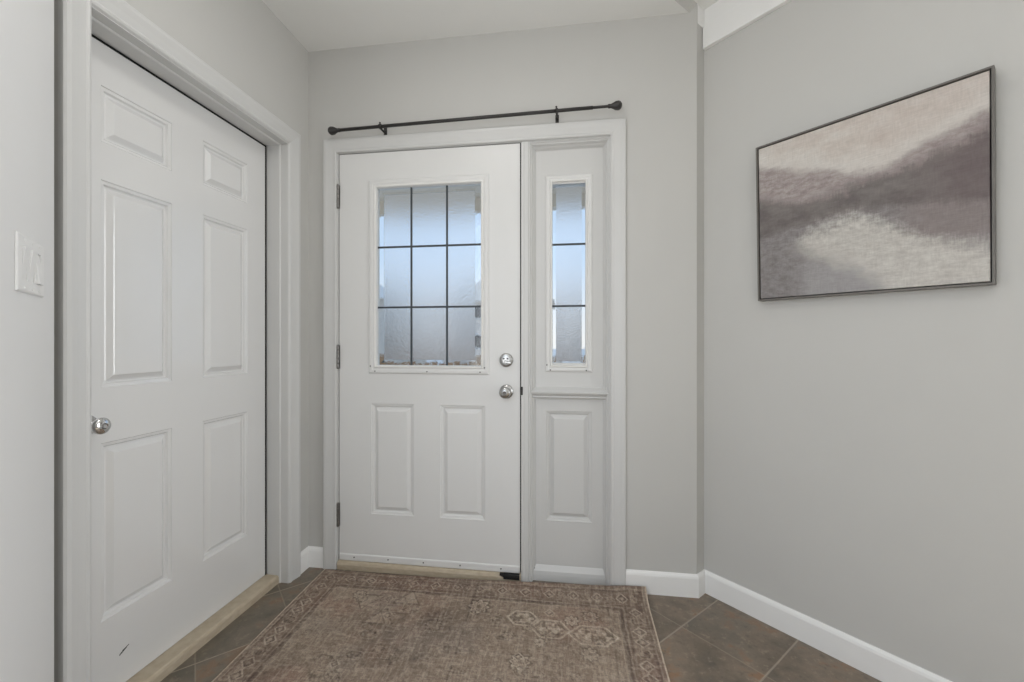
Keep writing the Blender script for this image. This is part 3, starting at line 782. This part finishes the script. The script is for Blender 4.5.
def motif_dia(cx, cy, r, cl=light_, k_=.6, ry=None):
    ry = ry or r; d = np.abs(wx - cx) / r + np.abs(wy - cy) / ry
    blend(line(d - 1, .0045 / r) * wear, cl, k_); blend(line(d - .72, .004 / r) * wear, dark_, .55); blend((d < .35) * 1.0 * wear, cl, k_ * .7)
def motif_ros(cx, cy, r, cl=light_, k_=.6):
    th = np.arctan2(wy - cy, wx - cx); d = np.hypot(wx - cx, wy - cy) / (r * (0.85 + .15 * np.cos(8 * th)))
    blend((d < 1.35) * sst(d, .95, 1.1), dark_, .55); blend(line(d - .95, .0045 / r) * wear, cl, k_); blend(line(d - .5, .004 / r) * wear, cl, k_ * .8); blend((d < .22) * 1.0, dark_, .5)
def motif_tri(cx, cy, r, up, cl, k_=.5, ol=True):
    y = (wy - cy) * up; x = np.abs(wx - cx); d = np.maximum(-y / r, (x * 1.5 + y) / r) * 1.0
    blend((d < .85) * wear, cl, k_)
    if ol: blend(line(d - 1, .005 / r) * wear, dark_, .6)
x_ = 0.066
s_ = 0
while x_ < RW - 0.05:           # along the back border
    (motif_dia(x_, 0.064, 0.024, light_, .5) if s_ % 2 == 0 else motif_ros(x_, 0.064, 0.017, tan_, .55)); x_ += 0.052; s_ += 1
y_ = 0.14; s_ = 0
while y_ < RL - 0.05:           # down both side borders
    for cx in (0.064, RW - 0.064): (motif_dia(cx, y_, 0.026, light_, .55) if s_ % 3 != 1 else motif_hex(cx, y_, 0.028, 0.022, tan_, .6))
    y_ += 0.058; s_ += 1
# field, distances from the rug's back left corner
cxm = 1.205
for cx, cy, rx, ry in ((1.120, 0.285, 0.078, 0.050), (1.285, 0.300, 0.095, 0.052), (1.005, 0.235, 0.062, 0.042)): motif_hex(cx, cy, rx, ry, light_, .85, tan_)
motif_ros(1.205, 0.225, 0.028, light_, .8); motif_ros(0.815, 0.185, 0.042, light_, .8); motif_ros(1.28, 0.19, 0.030, light_, .6)
motif_ros(1.085, 0.365, 0.020, light_, .7); blend(sst(np.hypot((wx - 0.66) / 1.2, wy - 0.30), .09, .03), dark_, .35); motif_ros(0.66, 0.325, 0.03, tan_, .4); motif_ros(1.02, 0.47, 0.035, light_, .55); motif_ros(1.27, 0.40, 0.03, light_, .5)
motif_tri(0.50, 0.165, 0.045, -1, tan_ * 1.1, .6); motif_tri(0.43, 0.30, 0.05, -1, tan_ * 1.1, .6); motif_tri(0.475, 0.32, 0.045, 1, base, .15)
motif_tri(0.32, 0.22, 0.05, 1, tan_, .5); motif_ros(0.27, 0.175, 0.026, light_, .55)
rng = random.Random(11)
for i in range(70):
    cx = rng.uniform(0.17, RW - .17); cy = rng.uniform(0.17, RL - .05); q = rng.random()
    if q < .4: motif_dia(cx, cy, rng.uniform(.014, .03), light_ if rng.random() < .6 else tan_, rng.uniform(.25, .5))
    elif q < .7: motif_ros(cx, cy, rng.uniform(.012, .024), tan_, rng.uniform(.3, .5))
    else: motif_hex(cx, cy, rng.uniform(.025, .05), rng.uniform(.018, .03), tan_, rng.uniform(.25, .45))
for x_ in (0.36, 0.56, 0.78, 1.04, 1.36): blend(line(wx - x_ - .02 * (wy - .3), .004) * sst(fbm(AA * 9, BB * 3, 3, int(x_ * 50)), .45, .6), dark_, .4)
# fading, woven streaks and the pale selvage
blend(sst(fbm(AA * 150, BB * 20, 3, 91), .52, .72), light_, .20); blend(sst(fbm(AA * 20, BB * 150, 3, 97), .54, .74), light_, .18)
blend(sst(fbm(AA * 110, BB * 90, 3, 103), .55, .75), dark_, .30); blend(sst(fbm(AA * 90, BB * 90, 2, 107), .56, .74), light_, .20)
blend((np.minimum(AA, RW - AA) < 0.0065) * 1.0, light_ * 1.05, .75)
mean_ = colr.mean((0, 1)); colr = np.clip(mean_ * 1.16 + (colr - mean_) * 1.35, 0.02, 1)
colr *= (0.94 + 0.12 * fbm(AA * 2.5, BB * 2.5, 3, 131))[..., None]
# outline on the floor: slightly askew, back edge resting up against casing and baseboard on the right
xl = -1.2105 + BB * 0.042
xr_ = 0.335 - BB * 0.012
X = xl + (xr_ - xl) * (AA / RW)
LIFT = np.interp(X[0], (-1.22, -0.9, -0.6, -0.42, -0.2, 0.0, 0.17, 0.25, 0.335), (0.004, 0.006, 0.010, 0.014, 0.022, 0.028, 0.034, 0.041, 0.043))
YB = np.interp(X[0], (-1.22, -1.13, 0.36), (-0.026, -0.030, -0.027))
fall = np.clip(1 - BB / 0.13, 0, 1)
Z = 0.008 + np.maximum(LIFT[None, :] - 0.008, -0.002) * fall ** 2 + 0.0012 * (fbm(AA * 5, BB * 5, 2, 3) - .5)
Y = YB[None, :] - BB
verts = np.stack((X, Y, Z), -1).reshape(-1, 3)
ii = (np.arange(ny - 1)[:, None] * nx + np.arange(nx - 1)[None, :]).reshape(-1)
faces = np.stack((ii, ii + nx, ii + nx + 1, ii + 1), -1)
me = bpy.data.meshes.new('rug')
me.from_pydata(verts.tolist(), [], faces.tolist())
ca = me.color_attributes.new('rug_pattern', 'FLOAT_COLOR', 'POINT')
buf = np.ones((ny * nx, 4), np.float32); buf[:, :3] = np.clip(colr, 0, 1).reshape(-1, 3)
ca.data.foreach_set('color', buf.ravel())
me.polygons.foreach_set('use_smooth', [True] * len(me.polygons))
me.materials.append(M_RUG)
rug = bpy.data.objects.new('area_rug', me); COL.objects.link(rug)
so = rug.modifiers.new('pile_thickness', 'SOLIDIFY'); so.thickness = 0.006; so.offset = -1
tag(rug, 'faded brown oriental style rug lying before the front door', 'rug')

# ------------------------------------------------------------------ round lamp added on the entry ceiling as fill, out of view
lx, ly = -0.50, -1.00
def fill_lamp(x, y, z, R_, m, label):
    g = thing('added_ceiling_lamp', (x, y, z), label, 'lamp')
    mb = MB(); mb.lathe([(0, 0.0005), (R_ + .015, 0.0005), (R_ + .025, 0.006), (R_ + .025, 0.022), (R_ + .015, 0.030), (R_ + .003, 0.030), (R_ + .003, 0.012), (0, 0.012)], V(x, y, z), (0, 0, -1), 48)
    mb.build('lamp_rim', M_PLASTIC, g)
    mb = MB(); mb.lathe([(0, 0.014), (R_, 0.014), (R_, 0.026), (R_ * .75, 0.033), (0, 0.036)], V(x, y, z), (0, 0, -1), 48)
    mb.build('diffuser', m, g, 'glowing face of the added lamp')
fill_lamp(lx, ly, ZC, 0.20, M_FILL_LAMP, 'added round fill lamp on the entry ceiling, out of view')

# ------------------------------------------------------------------ outside, seen through the glass
mb = MB(); mb.slab([(-60, 1.9), (60, 1.9), (60, 90), (-60, 90)], -0.62, -0.5)
tag(mb.build('ground', M_SNOW), 'snow covered front yard', 'ground', kind='structure')
mb = MB(); mb.slab([(-4, 0.16), (3, 0.16), (3, 1.9), (-4, 1.9)], -0.5, -0.06)
tag(mb.build('porch_floor', M_SNOW), 'grey porch slab outside the front door', 'porch', kind='structure')
mb = MB(); mb.slab([(-4, 0.16), (3, 0.16), (3, 1.75), (-4, 1.75)], 2.42, 2.5)
for i in range(8): mb.box(-4, 3, 0.2 + i * 0.2, 0.215 + i * 0.2, 2.413, 2.42)
mb.box(-4, 3, 1.70, 1.78, 2.30, 2.56)
tag(mb.build('porch_soffit', M_SOFFIT), 'pale porch ceiling outside above the front door', 'porch ceiling', kind='structure')
mb = MB(); mb.slab([(-60, 12), (60, 12), (60, 18), (-60, 18)], -0.52, -0.47)
tag(mb.build('road', M_ROADSNOW), 'slushy grey street beyond the yard', 'street', kind='structure')
def house(x, y, wd, dp, ht, m, label):
    h = thing('house', (x, y, -0.5), label, 'house', 'houses across the street')
    mb = MB(); mb.box(x - wd / 2, x + wd / 2, y, y + dp, -0.5, ht); mb.build('house_wall', m, h)
    mb = MB(); r = 0.5; zt = ht + wd * 0.28
    P = [V(x - wd / 2 - r, y - r, ht - .1), V(x + wd / 2 + r, y - r, ht - .1), V(x, y - r, zt), V(x - wd / 2 - r, y + dp + r, ht - .1), V(x + wd / 2 + r, y + dp + r, ht - .1), V(x, y + dp + r, zt)]
    for ids in ((0, 1, 2), (5, 4, 3), (0, 2, 5, 3), (1, 4, 5, 2), (0, 3, 4, 1)): mb.face([P[i] for i in ids])
    mb.build('roof', M_SNOW, h, 'snow covered roof')
    for wx_ in (-0.28, 0.28):
        for wz in ((0.5, 1.7), (2.9, 4.0)):
            mb = MB(); c = x + wx_ * wd
            mb.box(c - .7, c + .7, y - .05, y, wz[0], wz[1]); f_ = mb.build('window_frame', M_TRIM, h)
            mb = MB(); mb.box(c - .6, c + .6, y - .08, y - .051, wz[0] + .1, wz[1] - .1); mb.build('pane', M_DARKGLASS, f_)
    mb = MB(); mb.box(x - .5, x + .5, y - .06, y, -0.4, 1.7); mb.build('house_door', M_FENCE, h)
house(-19, 30, 9, 9, 4.6, M_SIDING, 'grey sided house far across the street, left')
house(-5.5, 31, 9.5, 9, 4.4, M_BRICK, 'brown brick house across the street behind the door window')
house(7.5, 30, 9, 9, 4.8, M_SIDING, 'grey sided house across the street behind the sidelight')
def spruce(x, y, ht, label):
    t = thing('spruce_tree', (x, y, -0.5), label, 'tree', 'trees beyond the yard')
    mb = MB(); mb.lathe([(0.16, 0), (0.12, ht * .5), (0.03, ht)], V(x, y, -0.5), (0, 0, 1), 10); mb.build('trunk', M_BARK, t)
    mb = MB(); rg = random.Random(int(abs(x * 10)))
    for i in range(9):
        z = ht * (0.12 + 0.095 * i); r = ht * 0.24 * (1 - i / 9.6)
        ring = []; n_ = 26
        top = mb.bm.verts.new((x, y, z + ht * .19 - 0.5))
        for k_ in range(n_):
            rr = r * (1 if k_ % 2 else 0.66) * rg.uniform(.85, 1.15); a_ = 2 * math.pi * k_ / n_
            ring.append(mb.bm.verts.new((x + rr * math.cos(a_), y + rr * math.sin(a_), z - 0.5 + rg.uniform(-.12, .1))))
        for k_ in range(n_): mb.bm.faces.new((top, ring[k_], ring[(k_ + 1) % n_]))
        mb.bm.faces.new(ring[::-1])
    mb.build('foliage', M_TEAL, t, weld=False)
spruce(-11.6, 20.5, 6.0, 'dark blue green spruce beyond the street seen at the door glass edge')
spruce(1.6, 22, 6.0, 'dark spruce beyond the street behind the sidelight')
fe = thing('fence', (-4, 14, -0.5), 'low brown cedar fence across the snowy yard', 'fence')
for i in range(34):
    x = -7.6 + i * 0.24
    mb = MB(); mb.box(x, x + 0.2, 10.5, 10.53, -0.5, 0.66 + 0.03 * (i % 3)); mb.build('board', M_FENCE, fe)
for z in (-0.25, 0.30):
    mb = MB(); mb.box(-7.6, 0.5, 10.53, 10.58, z, z + 0.09); mb.build('rail', M_FENCE, fe)
